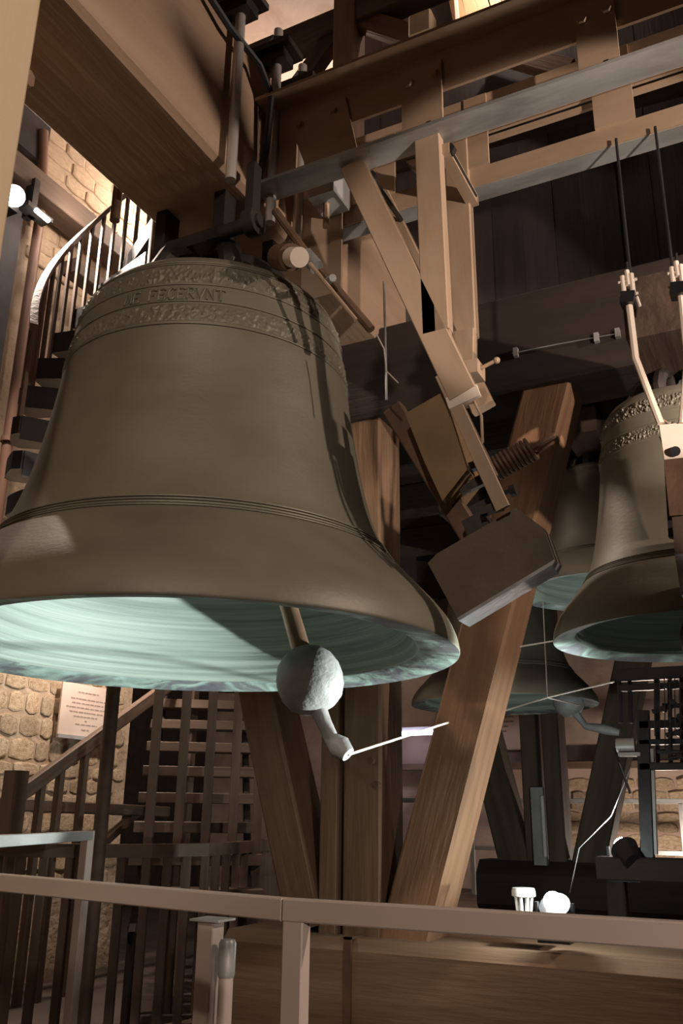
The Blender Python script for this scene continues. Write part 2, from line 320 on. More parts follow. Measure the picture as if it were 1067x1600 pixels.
def bell(scale, loc, root, friezes, n=160, zs=1.0, lines=((0.375, 4), (1.19, 1), (1.30, 1), (1.385, 1), (1.50, 2))):
    O, I = smooth_prof(OUTP, 3), smooth_prof(INP, 9)
    I = [(r + 0.0022 * (math.sin(z * 190) + 0.7 * math.sin(z * 83 + 1) + 0.8 * math.sin(z * 37)) * (1 if 0.05 < z < 1.45 else 0), z) for r, z in I]
    g = G(); prof = [(r, z) for r, z in O[:-1]] ; 
    full = [(max(r, 0.0005), z) for r, z in I] + [(max(r, 0.0005), z) for r, z in O]
    mis = [2] * (len(I) - 1) + [1] * 1 + [0] * (len(O) - 1) + [0]
    g.lathe([(r * scale, z * scale * zs) for r, z in full], loc, n, mis)
    ob('bell_body', g, [BRONZE, LIP, INNER], root, True)
    for z, k in lines:
        for q in range(k):
            zz = z + q * 0.0135; r = prof_interp(OUTP, zz) * scale; b = 0.0055 * scale
            slope = 0.75 if z < 0.5 else 0.12
            pr = [(r - b, zz * scale * zs - b), (r + b * 0.9, zz * scale * zs - b * 0.3), (r + b * 0.9, zz * scale * zs + b * 0.5), (r - b, zz * scale * zs + b)]
            ob('moulding_line', G().lathe(pr, loc, n, None, True), BRONZE, root, True)
    for k, (z0, z1, seed, amp, freq) in enumerate(friezes):
        g = G(); nu, nv = 900, 16; vs = []
        for j in range(nv + 1):
            z = z0 + (z1 - z0) * j / nv; r = prof_interp(OUTP, z)
            for i in range(nu):
                a = 2 * PI * i / nu; u = a * freq / (2 * PI) ; vv = (j / nv - 0.5) * 2
                ph = (u % 1.0) * 2 * PI
                d1 = abs(vv - 0.55 * math.sin(ph)); d2 = math.hypot(((u * 2) % 1.0 - 0.5) * 2.2, vv - 0.4 * math.cos(ph * 0.5 + seed))
                h = 0.2 * max(0, 1 - d1 * 4) + max(0, 1 - d2 * 1.9) * 0.3
                h += 0.9 * max(0, mnoise.noise(V((math.cos(a) * 30 + seed, math.sin(a) * 30, vv * 1.8))))+1.0*max(0, mnoise.noise(V((math.cos(a) * 60, math.sin(a) * 60+seed, vv * 4))))
                edge = min(1, (1 - abs(vv)) * 5)
                rr = (r + 0.001 + amp * min(1.4, h) * edge) * scale
                vs.append(V(loc) + V((rr * math.cos(a), rr * math.sin(a), z * scale * zs)))
        fs = [(j * nu + i, j * nu + (i + 1) % nu, (j + 1) * nu + (i + 1) % nu, (j + 1) * nu + i) for j in range(nv) for i in range(nu)]
        g.add(vs, fs); o = ob('ornament_frieze', g, BRONZE, root, True); o['label'] = 'raised leaf frieze cast around the shoulder'
LETTERS = {'M': [[(0, 0), (.12, 1), (.5, .1), (.88, 1), (1, 0)]], 'E': [[(.1, 0), (.1, 1)], [(.1, 1), (.9, 1), (.9, .88)], [(.1, .52), (.7, .52)], [(.1, 0), (.95, 0), (.95, .14)]],
           'F': [[(.1, 0), (.1, 1)], [(.1, 1), (.9, 1), (.9, .86)], [(.1, .52), (.7, .52)]], 'C': [[(.95, .82), (.75, .98), (.45, 1), (.15, .8), (.05, .5), (.15, .2), (.45, 0), (.75, .02), (.95, .18)]],
           'R': [[(.1, 0), (.1, 1)], [(.1, 1), (.7, 1), (.88, .78), (.7, .54), (.1, .52)], [(.45, .52), (.95, 0)]], 'V': [[(0, 1), (.5, 0), (1, 1)]],
           'N': [[(.08, 0), (.08, 1), (.92, 0), (.92, 1)]], 'T': [[(.5, 0), (.5, 1)], [(0, .86), (0, 1), (1, 1), (1, .86)]]}
def inscription(root, loc, txt, a0, zc, hgt, wid, gap):
    """raised capitals wrapped round the bell; a0 start angle, reading to the right"""
    a = a0
    for ch in txt:
        if ch == ' ': a += wid * 0.8; continue
        g = G()
        for pl in LETTERS[ch]:
            pts = []
            for (u, w_), (u2, w2) in zip(pl, pl[1:]):
                for t in (0, 0.5): pts.append((u + (u2 - u) * t, w_ + (w2 - w_) * t))
            pts.append(pl[-1])
            pth = []
            for u, w_ in pts:
                z = zc + (w_ - 0.5) * hgt; r = prof_interp(OUTP, z) + 0.002; t = a + u * wid
                pth.append(V(loc) + V((r * math.cos(t), r * math.sin(t), z)))
            g.tube(pth, 0.0048, 6)
            for e in (pl[0], pl[-1]):        # serifs
                if len(pl) <= 3 and ch in 'EFNTRM' and e[1] in (0, 1) and pl[0][0] == pl[-1][0] or ch == 'V' and e[1] == 1:
                    pth = []
                    for du in (-0.14, 0.14):
                        z = zc + (e[1] - 0.5) * hgt; r = prof_interp(OUTP, z) + 0.002; t = a + (e[0] + du) * wid
                        pth.append(V(loc) + V((r * math.cos(t), r * math.sin(t), z)))
                    g.tube(pth, 0.004, 6)
        ob('letter', g, BRONZE, root, True); a += wid + gap
def crown(root, loc, zt, s, m, canons=6):
    for k in range(canons):
        a = 2 * PI * k / canons + 0.3; c, s_ = math.cos(a), math.sin(a)
        pth = [V(loc) + V((c * r * s, s_ * r * s, (zt + h * s))) for r, h in ((0.30, -0.02), (0.33, 0.08), (0.28, 0.18), (0.17, 0.26), (0.05, 0.30))]
        ob('canon', G().tube(pth, 0.055 * s, 8), m, root, True)
    ob('crown_block', G().cyl(V(loc) + V((0, 0, zt - 0.02)), V(loc) + V((0, 0, zt + 0.42 * s)), 0.10 * s, 0.08 * s, 16), m, root, True)
def clapper(name, label, piv, ballc, r, taillen, group=None, shaft=COPPER, m=BALL, tailbend=0.0):
    piv, ballc = V(piv), V(ballc); d = (ballc - piv).normalized()
    t = thing(name, label, 'bell clapper', ballc - V((0, 0, r)), group)
    ob('shaft', G().tube([piv, piv.lerp(ballc, 0.5), ballc], [r * 0.24, r * 0.24, r * 0.3], 14), shaft, t, True)
    M = axis_matrix(ballc, ballc + d)
    g = G().lathe([(0.001, -1.05), (0.35, -1.0), (0.62, -0.86), (0.85, -0.6), (0.98, -0.25), (1.0, 0.05), (0.95, 0.38), (0.8, 0.68), (0.55, 0.88), (0.3, 0.97), (0.001, 1.0)], (0, 0, 0), 40)
    g.v = [V((p.z * r, p.x * r, p.y * r)) for p in g.v]
    ob('ball', g, m, t, True, M)
    e0 = ballc + d * r * 0.9; e1 = ballc + d * (r + taillen * 0.62) + V((0.02, 0, 0)); e2 = ballc + d * (r + taillen * 0.82) + V((0.045 + tailbend, 0, 0)); e3 = ballc + d * (r + taillen) + V((0.07 + tailbend * 1.5, 0, 0.0))
    ob('flight', G().tube([e0, e0.lerp(e1, 0.5), e1, e2, e3], [r * 0.27, r * 0.22, r * 0.22, r * 0.34, r * 0.22], 14), m, t, True)
    return t, e3

LOC = V((BX, BY, BZ))
gb = thing('great_bell', 'huge bronze bell with raised friezes and inscription hanging at left', 'bell', LOC)
bell(1.0, LOC, gb, [(1.395, 1.497, 1.3, 0.010, 44), (1.205, 1.288, 4.1, 0.008, 30)], 192)
inscription(gb, LOC, 'ME', math.radians(271.5), 1.337, 0.052, math.radians(2.7), math.radians(0.75))
inscription(gb, LOC, 'FECERVNT', math.radians(281.5), 1.337, 0.054, math.radians(2.9), math.radians(0.75))
crown(gb, LOC, 1.60, 1.0, IRON)
ct, cend = clapper('bell_clapper', 'pale round clapper with tail hanging out of the great bell', (BX, BY, BZ + 1.49), (-1.664, BY, 1.836), 0.128, 0.165)

# headstock (yoke) beam over the great bell
YZ0, YZ1, YX0, YX1 = 4.05, 4.87, -2.495, -1.955
yk = thing('headstock', 'massive brown timber headstock beam above the great bell', 'headstock', (BX, BY, YZ0))
timber('beam', (BX, 1.0, (YZ0 + YZ1) / 2), (BX, 4.72, (YZ0 + YZ1) / 2), YX1 - YX0, YZ1 - YZ0, YOKEWOOD, yk, ch=0.025)
for y in (2.64, 2.97, 3.22):
    for x, nm in ((-1.905, 1), (-2.545, 0)):
        rd = ob('tie_rod', G().cyl((x, y, 3.95), (x, y, 5.10), 0.024, None, 12), STEEL if nm else RUST, yk, True)
        ob('nut', G().cyl((x, y, 4.985), (x, y, 5.03), 0.045, None, 6), IRON, rd)
    pl = ob('strap_plate', G().box((-2.66, y - 0.075, 4.93), (-1.80, y + 0.075, 4.965)).box((-2.62, y - 0.05, 4.87), (-1.84, y + 0.05, 4.93)), IRON, yk)
for y in (2.78, 3.2): ob('crown_strap', G().box((-2.42, y, 3.80), (-2.03, y + 0.1, 3.86)).box((-2.42, y, 3.86), (-2.36, y + 0.1, 4.05)).box((-2.09, y, 3.86), (-2.03, y + 0.1, 4.05)), IRON, yk)
gq = W(393, 346, 'y', 2.76)
ob('gudgeon_bracket', G().cyl((gq.x - 0.16, 2.76, gq.z - 0.01), (gq.x + 0.05, 2.76, gq.z - 0.01), 0.032, None, 18).cyl((gq.x - 0.02, 2.76, gq.z - 0.01), (gq.x + 0.035, 2.76, gq.z - 0.01), 0.062, None, 20).box((gq.x - 0.02, 2.73, gq.z), (gq.x + 0.02, 2.79, 4.1)), IRON, yk, True)
tag(ob('cable', G().tube([(-1.93, 1.30, 4.80), (-1.93, 1.9, 4.82), (-1.925, 2.30, 4.80), (-1.90, 2.55, 4.72), (-1.88, 2.78, 4.70), (-1.87, 2.88, 4.60), (-1.90, 2.90, 4.3), (-1.93, 2.88, 4.08)], 0.017, 8), CABLE, None, True),
    'black cable clipped along the side of the headstock beam', 'cable')
npost = tag(timber('timber_post', (-2.22, 1.45, FZ), (-2.22, 1.45, YZ0), 0.34, 0.46, PALEWOOD, None, (1, 0, 0), 0.02), 'pale timber post at the left edge under the headstock', 'post')
bb = W(52, 84, 'z', 3.97)
tag(ob('bearing_block', G().sect((-2.44, 1.80, 4.015), (-2.32, 1.80, 4.015), 0.2, 0.07, (0, 0, 1), 0.015), YOKEWOOD), 'small timber block fixed under the headstock beside the pale post', 'block')

# ------------------------------------------------------------------ steel girder bolted to the headstock
tr = thing('steel_girder', 'beige and grey twin steel girder running right from the headstock', 'girder', (-0.6, 3.15, 4.05))
XA, XB = -1.95, 1.6
def channel(name, y_edge, y_web, z_fl, z_lo, z_hi, web_mat, fl_mat):
    g = G().sect((XA, y_web, (z_lo + z_hi) / 2), (XB, y_web, (z_lo + z_hi) / 2), 0.014, z_hi - z_lo, (0, 0, 1))
    w = ob(name, g, web_mat, tr)
    y0, y1 = sorted((y_edge, y_web)); ob('flange', G().box((XA, y0, z_fl - 0.008), (XB, y1, z_fl + 0.008)), fl_mat, w); return w
channel('upper_channel', 2.86, 2.985, 4.595, 4.37, 4.60, PAINT, PAINT)
channel('lower_channel', 2.86, 2.995, 4.10, 4.095, 4.14, PAINT, GALV)
channel('rear_upper_channel', 3.45, 3.33, 4.60, 4.46, 4.61, PAINT, PAINT)
channel('rear_lower_channel', 3.43, 3.33, 4.105, 4.10, 4.20, PAINT, GALV)
for z in (4.43, 4.375): ob('rear_bar', G().box((-1.0, 3.36, z - 0.014), (XB, 3.375, z + 0.014)), PAINT, tr)
def plate_y(name, pts, y, t=0.016, m=PAINT, bolts=()):
    o = ob(name, G().plate([(x, y, z) for x, z in pts], (0, t, 0)), m, tr)
    for x, z in bolts: ob('bolt', G().cyl((x, y - 0.018, z), (x, y + 0.005, z), 0.020, None, 6), PAINT, o)
    return o
plate_y('end_plate', [(-1.945, 4.10), (-1.78, 4.10), (-1.78, 4.58), (-1.945, 4.58)], 2.975)
plate_y('gusset_plate', [(-1.83, 4.52), (-1.52, 4.52), (-1.44, 4.11), (-1.69, 4.11)], 2.963, bolts=((-1.76, 4.45), (-1.58, 4.46), (-1.63, 4.17), (-1.49, 4.18)))
plate_y('gusset_plate', [(-1.235, 4.53), (-1.045, 4.53), (-1.045, 4.11), (-1.235, 4.11)], 2.963, bolts=((-1.20, 4.45), (-1.08, 4.46), (-1.20, 4.17), (-1.08, 4.18)))
plate_y('gusset_plate', [(-0.46, 4.53), (-0.30, 4.53), (-0.30, 4.11), (-0.46, 4.11)], 2.963, bolts=((-0.43, 4.45), (-0.33, 4.46), (-0.43, 4.17), (-0.33, 4.18)))
plate_y('rear_plate', [(-0.47, 4.60), (-0.30, 4.60), (-0.30, 4.20), (-0.47, 4.20)], 3.31)
plate_y('rear_plate', [(-1.06, 4.60), (-0.95, 4.60), (-0.95, 4.20), (-1.06, 4.20)], 3.31)
plate_y('rear_end_plate', [(-1.92, 3.72), (-1.70, 3.72), (-1.70, 4.60), (-1.92, 4.60)], 3.30)
plate_y('rear_gusset', [(-1.66, 4.55), (-1.42, 4.55), (-1.42, 4.20), (-1.66, 4.20)], 3.31)
# hanging legs of the girder that carry the striking hammer: front pair and rear pair
def leg(p0, p1, w, y, name):
    M_up = V((0, 1, 0)); p0 = V((p0[0], y, p0[1])); p1 = V((p1[0], y, p1[1]))
    return timber(name, p0, p1, w, 0.055, PAINT, tr, (0, 1, 0), 0.004)
leg((-1.463, 4.09), (-0.985, 2.86), 0.112, 2.945, 'diagonal_leg')
leg((-1.103, 4.09), (-1.085, 3.15), 0.112, 2.945, 'vertical_leg')
leg((-1.50, 4.20), (-1.03, 2.98), 0.10, 3.33, 'rear_diagonal_leg')
rv = leg((-1.105, 4.40), (-1.10, 3.33), 0.112, 3.33, 'rear_vertical_leg')
leg((-1.10, 3.35), (-1.115, 3.0), 0.11, 3.31, 'rear_leg_foot')
ob('weld_gusset', G().plate([(-1.22, 2.925, 3.52), (-1.13, 2.925, 3.10), (-1.03, 2.925, 3.12), (-1.035, 2.925, 3.30)], (0, 0.03, 0)), PAINT, tr)
for x, z in ((-1.385, 4.02), (-1.02, 4.03)):
    ob('clamp_bolt', G().cyl((x, 2.98, z), (x, 3.30, z), 0.012, None, 8).cyl((x, 2.955, z), (x, 2.985, z), 0.028, None, 6), IRON, tr)
ob('cross_tie', G().sect((-1.04, 2.95, 4.03), (-1.04, 3.34, 4.03), 0.05, 0.05), PAINT, tr)
# grey junction box on the rear channel
jb = thing('junction_box', 'small grey electrical junction box on the rear girder channel', 'junction box', (-1.50, 3.30, 4.20))
jc = W(513, 300, 'y', 3.2)
ob('case', G().box((jc.x - 0.07, 3.12, jc.z - 0.07), (jc.x + 0.07, 3.29, jc.z + 0.09)), GREYPL, jb)
ob('conduit', G().cyl((jc.x - 0.01, 3.2, jc.z - 0.2), (jc.x - 0.01, 3.2, jc.z - 0.06), 0.016, None, 8), PAINT, jb, True)

# ------------------------------------------------------------------ striking hammer of the great bell
HY = 3.02
def hw(px, py, y=HY): return W(px, py, 'y', y)
hm = thing('striking_hammer', 'heavy iron striking hammer with spring resting beside the great bell', 'bell hammer', hw(722, 972))
A, B, C_, D = hw(676, 885), hw(812, 800), hw(872, 880), hw(722, 970)
def quad_block(pts, y0, y1, bulge=0.0):
    g = G(); n = len(pts); g.plate([(p.x, y0, p.z) for p in pts], (0, y1 - y0, 0)); return g
A2, D2 = A.lerp(D, 0.1), D
mid = B.lerp(C_, 0.5) + (C_ - D).normalized() * 0.035
ob('hammer_head', quad_block([A, A.lerp(B, 0.12) + V((-.005, 0, .012)), B, mid, C_, D], HY - 0.05, HY + 0.06), HAMMER, hm)
ax = (C_ - D).normalized(); nn = V((ax.z, 0, -ax.x))
g = G().plate([(p.x, HY - 0.053, p.z) for p in (D, C_, C_ + nn * 0.012 - ax * 0.02, D + nn * 0.012 + ax * 0.0)], (0, 0.116, 0))
ob('ground_face', g, HAMFACE, hm)
# lever arm from the pivot box down to the head
timber('lever_arm', hw(615, 640, 3.08), hw(752, 862, 3.08), 0.085, 0.06, RUST, hm, (0, 1, 0), 0.006)
g = quad_block([hw(642, 655), hw(700, 622), hw(738, 742), hw(700, 790), hw(672, 730)], HY - 0.06, HY + 0.12); ob('pivot_box', g, BOXSTEEL, hm)
timber('side_plate', hw(690, 585, 2.93), hw(786, 795, 2.93), 0.052, 0.016, PAINT, hm, (0, 1, 0), 0.002)
timber('side_plate', hw(705, 600, 2.97), hw(775, 745, 2.97), 0.02, 0.012, PAINT, hm, (0, 1, 0), 0.002)
ob('end_cap', G().sect(hw(700, 632, 2.93), hw(748, 610, 2.93), 0.05, 0.018, (0, 1, 0)), CREAMROD, hm)
def coil(p0, p1, r, turns, w):
    p0, p1 = V(p0), V(p1); M = axis_matrix(p0, p1); L = (p1 - p0).length; k = int(turns * 14)
    return [M @ V((L * i / k, r * math.cos(2 * PI * i / 14), r * math.sin(2 * PI * i / 14))) for i in range(k + 1)]
s0, s1 = hw(752, 745), hw(832, 700)
ob('spring', G().tube(coil(s0, s1, 0.042, 13, 0), 0.0075, 6), RUST, hm, True)
ob('spring_rod', G().tube([hw(735, 755), hw(866, 680)], 0.012, 8).tube([hw(760, 762, 3.05), hw(866, 690, 3.05)], 0.006, 8), RUST, hm, True)
ob('stop_bolt', G().cyl(hw(770, 775), hw(806, 765), 0.010, None, 8).cyl(hw(797, 768), hw(806, 765), 0.024, None, 8), IRON, hm)
ob('link_bar', G().sect(hw(722, 735), hw(765, 720), 0.03, 0.03).sect(hw(720, 768), hw(770, 745), 0.025, 0.03).sect(hw(738, 800), hw(788, 775), 0.025, 0.04), IRON, hm)
ob('fork', G().sect(hw(742, 810), hw(760, 850), 0.09, 0.07, (0, 1, 0)).sect(hw(752, 800, 2.96), hw(785, 790, 2.96), 0.03, 0.03), IRON, hm)
ob('cable_loop', G().tube([hw(738, 622, 2.95), hw(752, 650, 2.95), hw(754, 690, 2.96), hw(742, 715, 2.97)], 0.006, 6), PAINT, hm, True)
# cushion bracket carried over from the right girder
tag(ob('buffer_bracket', G().sect(hw(730, 582, 3.15), hw(752, 578, 3.15), 0.10, 0.06).cyl(hw(752, 575, 3.15), hw(775, 563, 3.15), 0.008, None, 8).ball(hw(776, 563, 3.15), 0.014, 10, 8), PAINT), 'small beige buffer bracket with a bolt behind the hammer leg', 'bracket')
# round buffer and push rod at the bell's shoulder
bf = thing('shoulder_buffer', 'round brass buffer beside the shoulder of the great bell', 'buffer', hw(450, 415, 2.75))
c0, c1 = hw(437, 402, 2.75), hw(468, 402, 2.62)
ob('drum', G().cyl(c0, c0.lerp(c1, 0.6), 0.055, None, 24), RUST, bf, True); ob('cap', G().cyl(c0.lerp(c1, 0.62), c1, 0.04, None, 24), CREAMROD, bf, True)
pr = thing('push_rod', 'sloping twin steel push rod passing right of the bell shoulder', 'rod', hw(575, 515, 2.7))
ob('rod', G().tube([hw(430, 330, 2.80), hw(478, 395, 2.8), hw(580, 515, 2.86)], 0.018, 8), RUST, pr, True)
ob('guide_rod', G().tube([hw(484, 412, 2.72), hw(556, 500, 2.80)], 0.009, 8), PAINT, pr, True)
ob('coupling', G().cyl(hw(478, 398, 2.78), hw(495, 418, 2.78), 0.032, None, 10).cyl(hw(512, 440, 2.8), hw(520, 434, 2.75), 0.016, None, 8), GALV, pr, True)
ob('tip_wire', G().tube([hw(588, 522, 2.85), hw(600, 545, 2.86), hw(604, 580, 2.86), hw(622, 598, 2.86)], 0.003, 6), STEEL, pr, True)
tag(ob('control_wire', G().cyl(hw(600, 440, 3.6), hw(604, 625, 3.6), 0.006, None, 6), GALV), 'thin vertical wire hanging in the dark behind the push rod', 'wire')

# ------------------------------------------------------------------ timber frames
def frame(label, yf, sill, posts, braces, head, xs, depth, m, group):
    r = thing('oak_trestle', label, 'bell frame', ((xs[0] + xs[1]) / 2, yf, sill[0]), group)
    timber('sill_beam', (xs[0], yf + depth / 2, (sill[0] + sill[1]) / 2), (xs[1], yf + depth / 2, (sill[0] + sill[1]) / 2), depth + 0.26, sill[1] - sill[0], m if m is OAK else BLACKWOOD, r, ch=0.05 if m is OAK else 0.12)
    for x0, x1 in posts:
        timber('post', ((x0 + x1) / 2, yf + depth / 2, sill[1] - 0.02), ((x0 + x1) / 2, yf + depth / 2, head[0] + 0.02), depth, x1 - x0, m, r, (1, 0, 0), 0.012)
    for a, b, w in braces:
        timber('brace', (a[0], yf + depth / 2, a[1]), (b[0], yf + depth / 2, b[1]), depth, w, BRACEWOOD if m is OAK and b[0] > a[0] else m, r, (0, 0, 1) if abs(b[0] - a[0]) > 5 else (1, 0, 0), 0.015)
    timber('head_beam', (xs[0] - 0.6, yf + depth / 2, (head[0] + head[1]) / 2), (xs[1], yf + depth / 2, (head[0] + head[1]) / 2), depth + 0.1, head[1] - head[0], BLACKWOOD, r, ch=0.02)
    return r
f1 = frame('oak frame of posts and slanting braces on a sill behind the great bell', 4.35, (FZ, 0.79), [(-2.325, -2.215), (-2.188, -1.975)],
           [((-1.87, 0.75), (-0.98, 3.60), 0.255), ((-2.40, 0.80), (-3.06, 3.0), 0.215)], (3.55, 4.12), (-2.80, 3.2), 0.30, OAK, 'timber bell frames')
ob('iron_strap', G().box((-2.105, 4.206, FZ), (-2.065, 4.222, 0.80)).box((-2.105, 4.206, 0.79), (-2.065, 4.36, 0.80)), RUST, f1)
for x, z in ((-2.27, 0.93), (-2.10, 0.93), (-2.02, 1.62), (-1.99, 1.50)): ob('bolt', G().cyl((x, 4.325, z), (x, 4.355, z), 0.018, None, 8), RUST, f1)
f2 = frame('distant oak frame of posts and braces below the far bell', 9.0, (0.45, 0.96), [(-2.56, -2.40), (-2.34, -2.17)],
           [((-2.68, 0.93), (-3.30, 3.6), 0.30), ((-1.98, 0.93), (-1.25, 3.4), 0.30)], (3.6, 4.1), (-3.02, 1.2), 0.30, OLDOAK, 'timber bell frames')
for i, (x0, x1) in enumerate(((-2.9, -2.6), (-1.6, -1.3))):
    tag(ob('bearer_block', G().sect((x0, 8.8, 0.275), (x0, 9.5, 0.275), 0.3, 0.35, (0, 0, 1), 0.02), DARKWOOD), ('dark timber block under the left end of the distant sill', 'dark timber block under the middle of the distant sill')[i], 'block')
hbw = thing('bell_wire', 'thin wire with small clips along the dark head beam', 'wire', W(930, 530, 'y', 4.28))
ob('wire', G().tube([W(800, 552, 'y', 4.28), W(870, 538, 'y', 4.28), W(965, 521, 'y', 4.28)], 0.003, 6), GALV, hbw, True)
for px, py in ((806, 551), (932, 528), (965, 521)): q = W(px, py, 'y', 4.285); ob('clip', G().box((q.x - 0.012, 4.27, q.z - 0.025), (q.x + 0.012, 4.30, q.z + 0.025)), GALV, hbw)
# upper timber stage behind the girder
us = thing('upper_trestle', 'dark timber trestle with post and braces above the girder', 'trestle', (-2.3, 4.8, 4.12))
timber('post', (-2.34, 4.62, 4.12), (-2.34, 4.62, 7.3), 0.20, 0.17, OAK, us, (1, 0, 0))
timber('rail', (-3.6, 4.62, 6.98), (2.2, 4.62, 6.98), 0.16, 0.20, DARKWOOD, us)
timber('brace', (-2.45, 4.62, 6.90), (-3.05, 4.62, 6.2), 0.10, 0.15, DARKWOOD, us, (1, 0, 0))
timber('brace', (-2.22, 4.62, 6.92), (-1.55, 4.62, 6.35), 0.10, 0.15, OAK, us, (1, 0, 0))
timber('brace', W(752, 75, 'y', 5.4), W(890, 112, 'y', 5.4), 0.10, 0.16, OAK, us, (0, 0, 1))
timber('brace', W(690, 208, 'y', 5.2), W(640, 260, 'y', 5.2), 0.10, 0.15, OAK, us, (1, 0, 0))
timber('rail', W(480, 290, 'y', 5.2), W(1090, 120, 'y', 5.2), 0.14, 0.14, DARKWOOD, us)
timber('block', W(660, 60, 'y', 3.6), W(660, 30, 'y', 3.6), 0.10, 0.13, PALEWOOD, us, (1, 0, 0))
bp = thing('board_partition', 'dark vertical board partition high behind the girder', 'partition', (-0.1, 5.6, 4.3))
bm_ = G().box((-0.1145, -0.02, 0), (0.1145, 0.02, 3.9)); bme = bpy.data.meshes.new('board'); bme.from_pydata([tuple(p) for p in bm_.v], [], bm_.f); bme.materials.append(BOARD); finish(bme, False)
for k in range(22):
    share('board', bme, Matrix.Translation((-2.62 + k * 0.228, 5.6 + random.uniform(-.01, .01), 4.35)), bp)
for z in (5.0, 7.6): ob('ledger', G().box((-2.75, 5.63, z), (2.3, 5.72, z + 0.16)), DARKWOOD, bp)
# beams under the added dark screen
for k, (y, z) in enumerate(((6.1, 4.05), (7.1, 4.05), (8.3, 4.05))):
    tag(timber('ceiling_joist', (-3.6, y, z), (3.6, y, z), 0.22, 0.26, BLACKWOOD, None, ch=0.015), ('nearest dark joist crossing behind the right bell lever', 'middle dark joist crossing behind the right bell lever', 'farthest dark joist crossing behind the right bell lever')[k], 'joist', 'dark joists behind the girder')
struct(ob('dark_deck_screen', G().box((-4.3, 5.5, 4.18), (5.6, 12.6, 4.34)), BLACKWOOD))  # dark sheet added to cover the lit upper back wall
lp = thing('pine_boarding', 'brightly lit pale pine boards glimpsed above the girder', 'boards', W(750, 10, 'y', 5.4))
for k in range(5):
    a = W(722 + k * 22, 45, 'y', 5.45); b = W(700 + k * 18, -60, 'y', 5.45)
    timber('pine_board', a, b, 0.03, 0.115, WARMBOARD, lp, (1, 0, 0), 0.004)
timber('corner_bead', W(715, 34, 'y', 5.38), W(708, -60, 'y', 5.38), 0.025, 0.03, CREAMROD, lp, (1, 0, 0), 0.003)

# ------------------------------------------------------------------ the other bells
RB = V((-0.305, 3.622, EYE + 0.65))
rb = thing('bell', 'bronze bell at the right edge with lever hammer in front', 'bell', RB)
bell(0.5, RB, rb, [(1.395, 1.497, 2.2, 0.022, 18), (1.205, 1.288, 7.7, 0.018, 24)], 128, 1.2)
crown(rb, RB, 0.96, 0.5, IRON)
ryk = thing('iron_headstock', 'dark headstock above the right bell', 'headstock', RB + V((0, 0, 1.05)))
timber('beam', RB + V((0, -0.42, 1.22)), RB + V((0, 0.88, 1.22)), 0.22, 0.26, DARKWOOD, ryk)
for x in (-0.08, 0.08): ob('hanger', G().cyl((RB.x + x, RB.y - 0.33, RB.z + 1.3), (RB.x + x, RB.y - 0.33, 4.10), 0.006, None, 8), BLACK, ryk)
ob('bearing', G().box((RB.x - 0.09, RB.y + 0.70, RB.z + 1.34), (RB.x + 0.09, RB.y + 0.86, 3.56)), BLACK, ryk)
clapper('bell_clapper', 'dark clapper inside the bell at the right edge', RB + V((0, 0, 0.85)), RB + V((0.02, 0.0, 0.0)), 0.10, 0.16, None, IRON, IRON)
FB = V((-2.262, 7.52, EYE + 0.90))
fb = thing('bell', 'distant bronze bell low behind the slanting oak brace', 'bell', FB)
bell(0.78 / 1.1, FB, fb, [], 128); crown(fb, FB, 1.13, 0.7, IRON)
fy = tag(timber('headstock', FB + V((0, -1.0, 1.55)), FB + V((0, 1.0, 1.55)), 0.34, 0.26, DARKWOOD), 'dark timber headstock over the distant bell', 'headstock')
fcb = W(888, 1096, 'y', 7.5)
fct, fce = clapper('bell_clapper', 'white edged clapper hanging below the distant bell', FB + V((0, 0, 1.05)), (fcb.x, 7.5, fcb.z), 0.125, 0.17, None, IRON, BALL, 0.12)
TB = V((-1.12, 6.35, 2.86))
tb_ = thing('bell', 'shadowed bell half hidden between hammer and right bell', 'bell', TB)
bell(0.62 / 1.1, TB, tb_, [], 112); crown(tb_, TB, 0.90, 0.55, IRON)
tag(timber('headstock', TB + V((0, -0.55, 1.10)), TB + V((0, 0.55, 1.10)), 0.24, 0.18, DARKWOOD), 'dark timber headstock over the shadowed bell', 'headstock')

# hammer lever of the right bell
LY = 3.0
def lw(px, py, y=LY): return W(px, py, 'y', y)
lh = thing('lever_hammer', 'cream twin armed lever hammer in front of the right bell', 'bell hammer', lw(1058, 925))
for pts in ([(983, 478), (993, 560), (1032, 662)], [(1064, 462), (1074, 560), (1066, 662)]):
    ob('arm', G().tube([lw(*p) for p in pts], 0.0125, 8), CREAMROD, lh, True)
for x0, y0 in ((981, 450), (1058, 436)):
    ob('turnbuckle', G().cyl(lw(x0 - 9, y0 - 18), lw(x0 - 5, y0 + 16), 0.009, None, 8).cyl(lw(x0 - 2, y0 - 27), lw(x0 + 1, y0 - 4), 0.009, None, 8).cyl(lw(x0 + 5, y0 - 22), lw(x0 + 9, y0 + 12), 0.009, None, 8), CREAMROD, lh, True)
    ob('clamp', G().sect(lw(x0 - 10, y0 + 20), lw(x0 + 12, y0 + 18), 0.06, 0.045), BLACK, lh)
    for c0_, c1_ in (((-15, -8), (14, -14)), ((-14, 14), (16, 8)), ((14, 14), (19, 28))): ob('cross_pin', G().cyl(lw(x0 + c0_[0], y0 + c0_[1]), lw(x0 + c1_[0], y0 + c1_[1]), 0.006, None, 6), CREAMROD, lh)
    ob('hanger_rod', G().cyl(lw(x0 - 2, y0 - 40), lw(x0, y0 - 20), 0.006, None, 6), BLACK, lh)
pts = [(1030, 664), (1068, 660), (1120, 660), (1120, 715), (1068, 715), (1038, 718)]
ob('face_plate', G().plate([lw(*p) for p in pts], (0, 0.03, 0)), CREAMROD, lh)
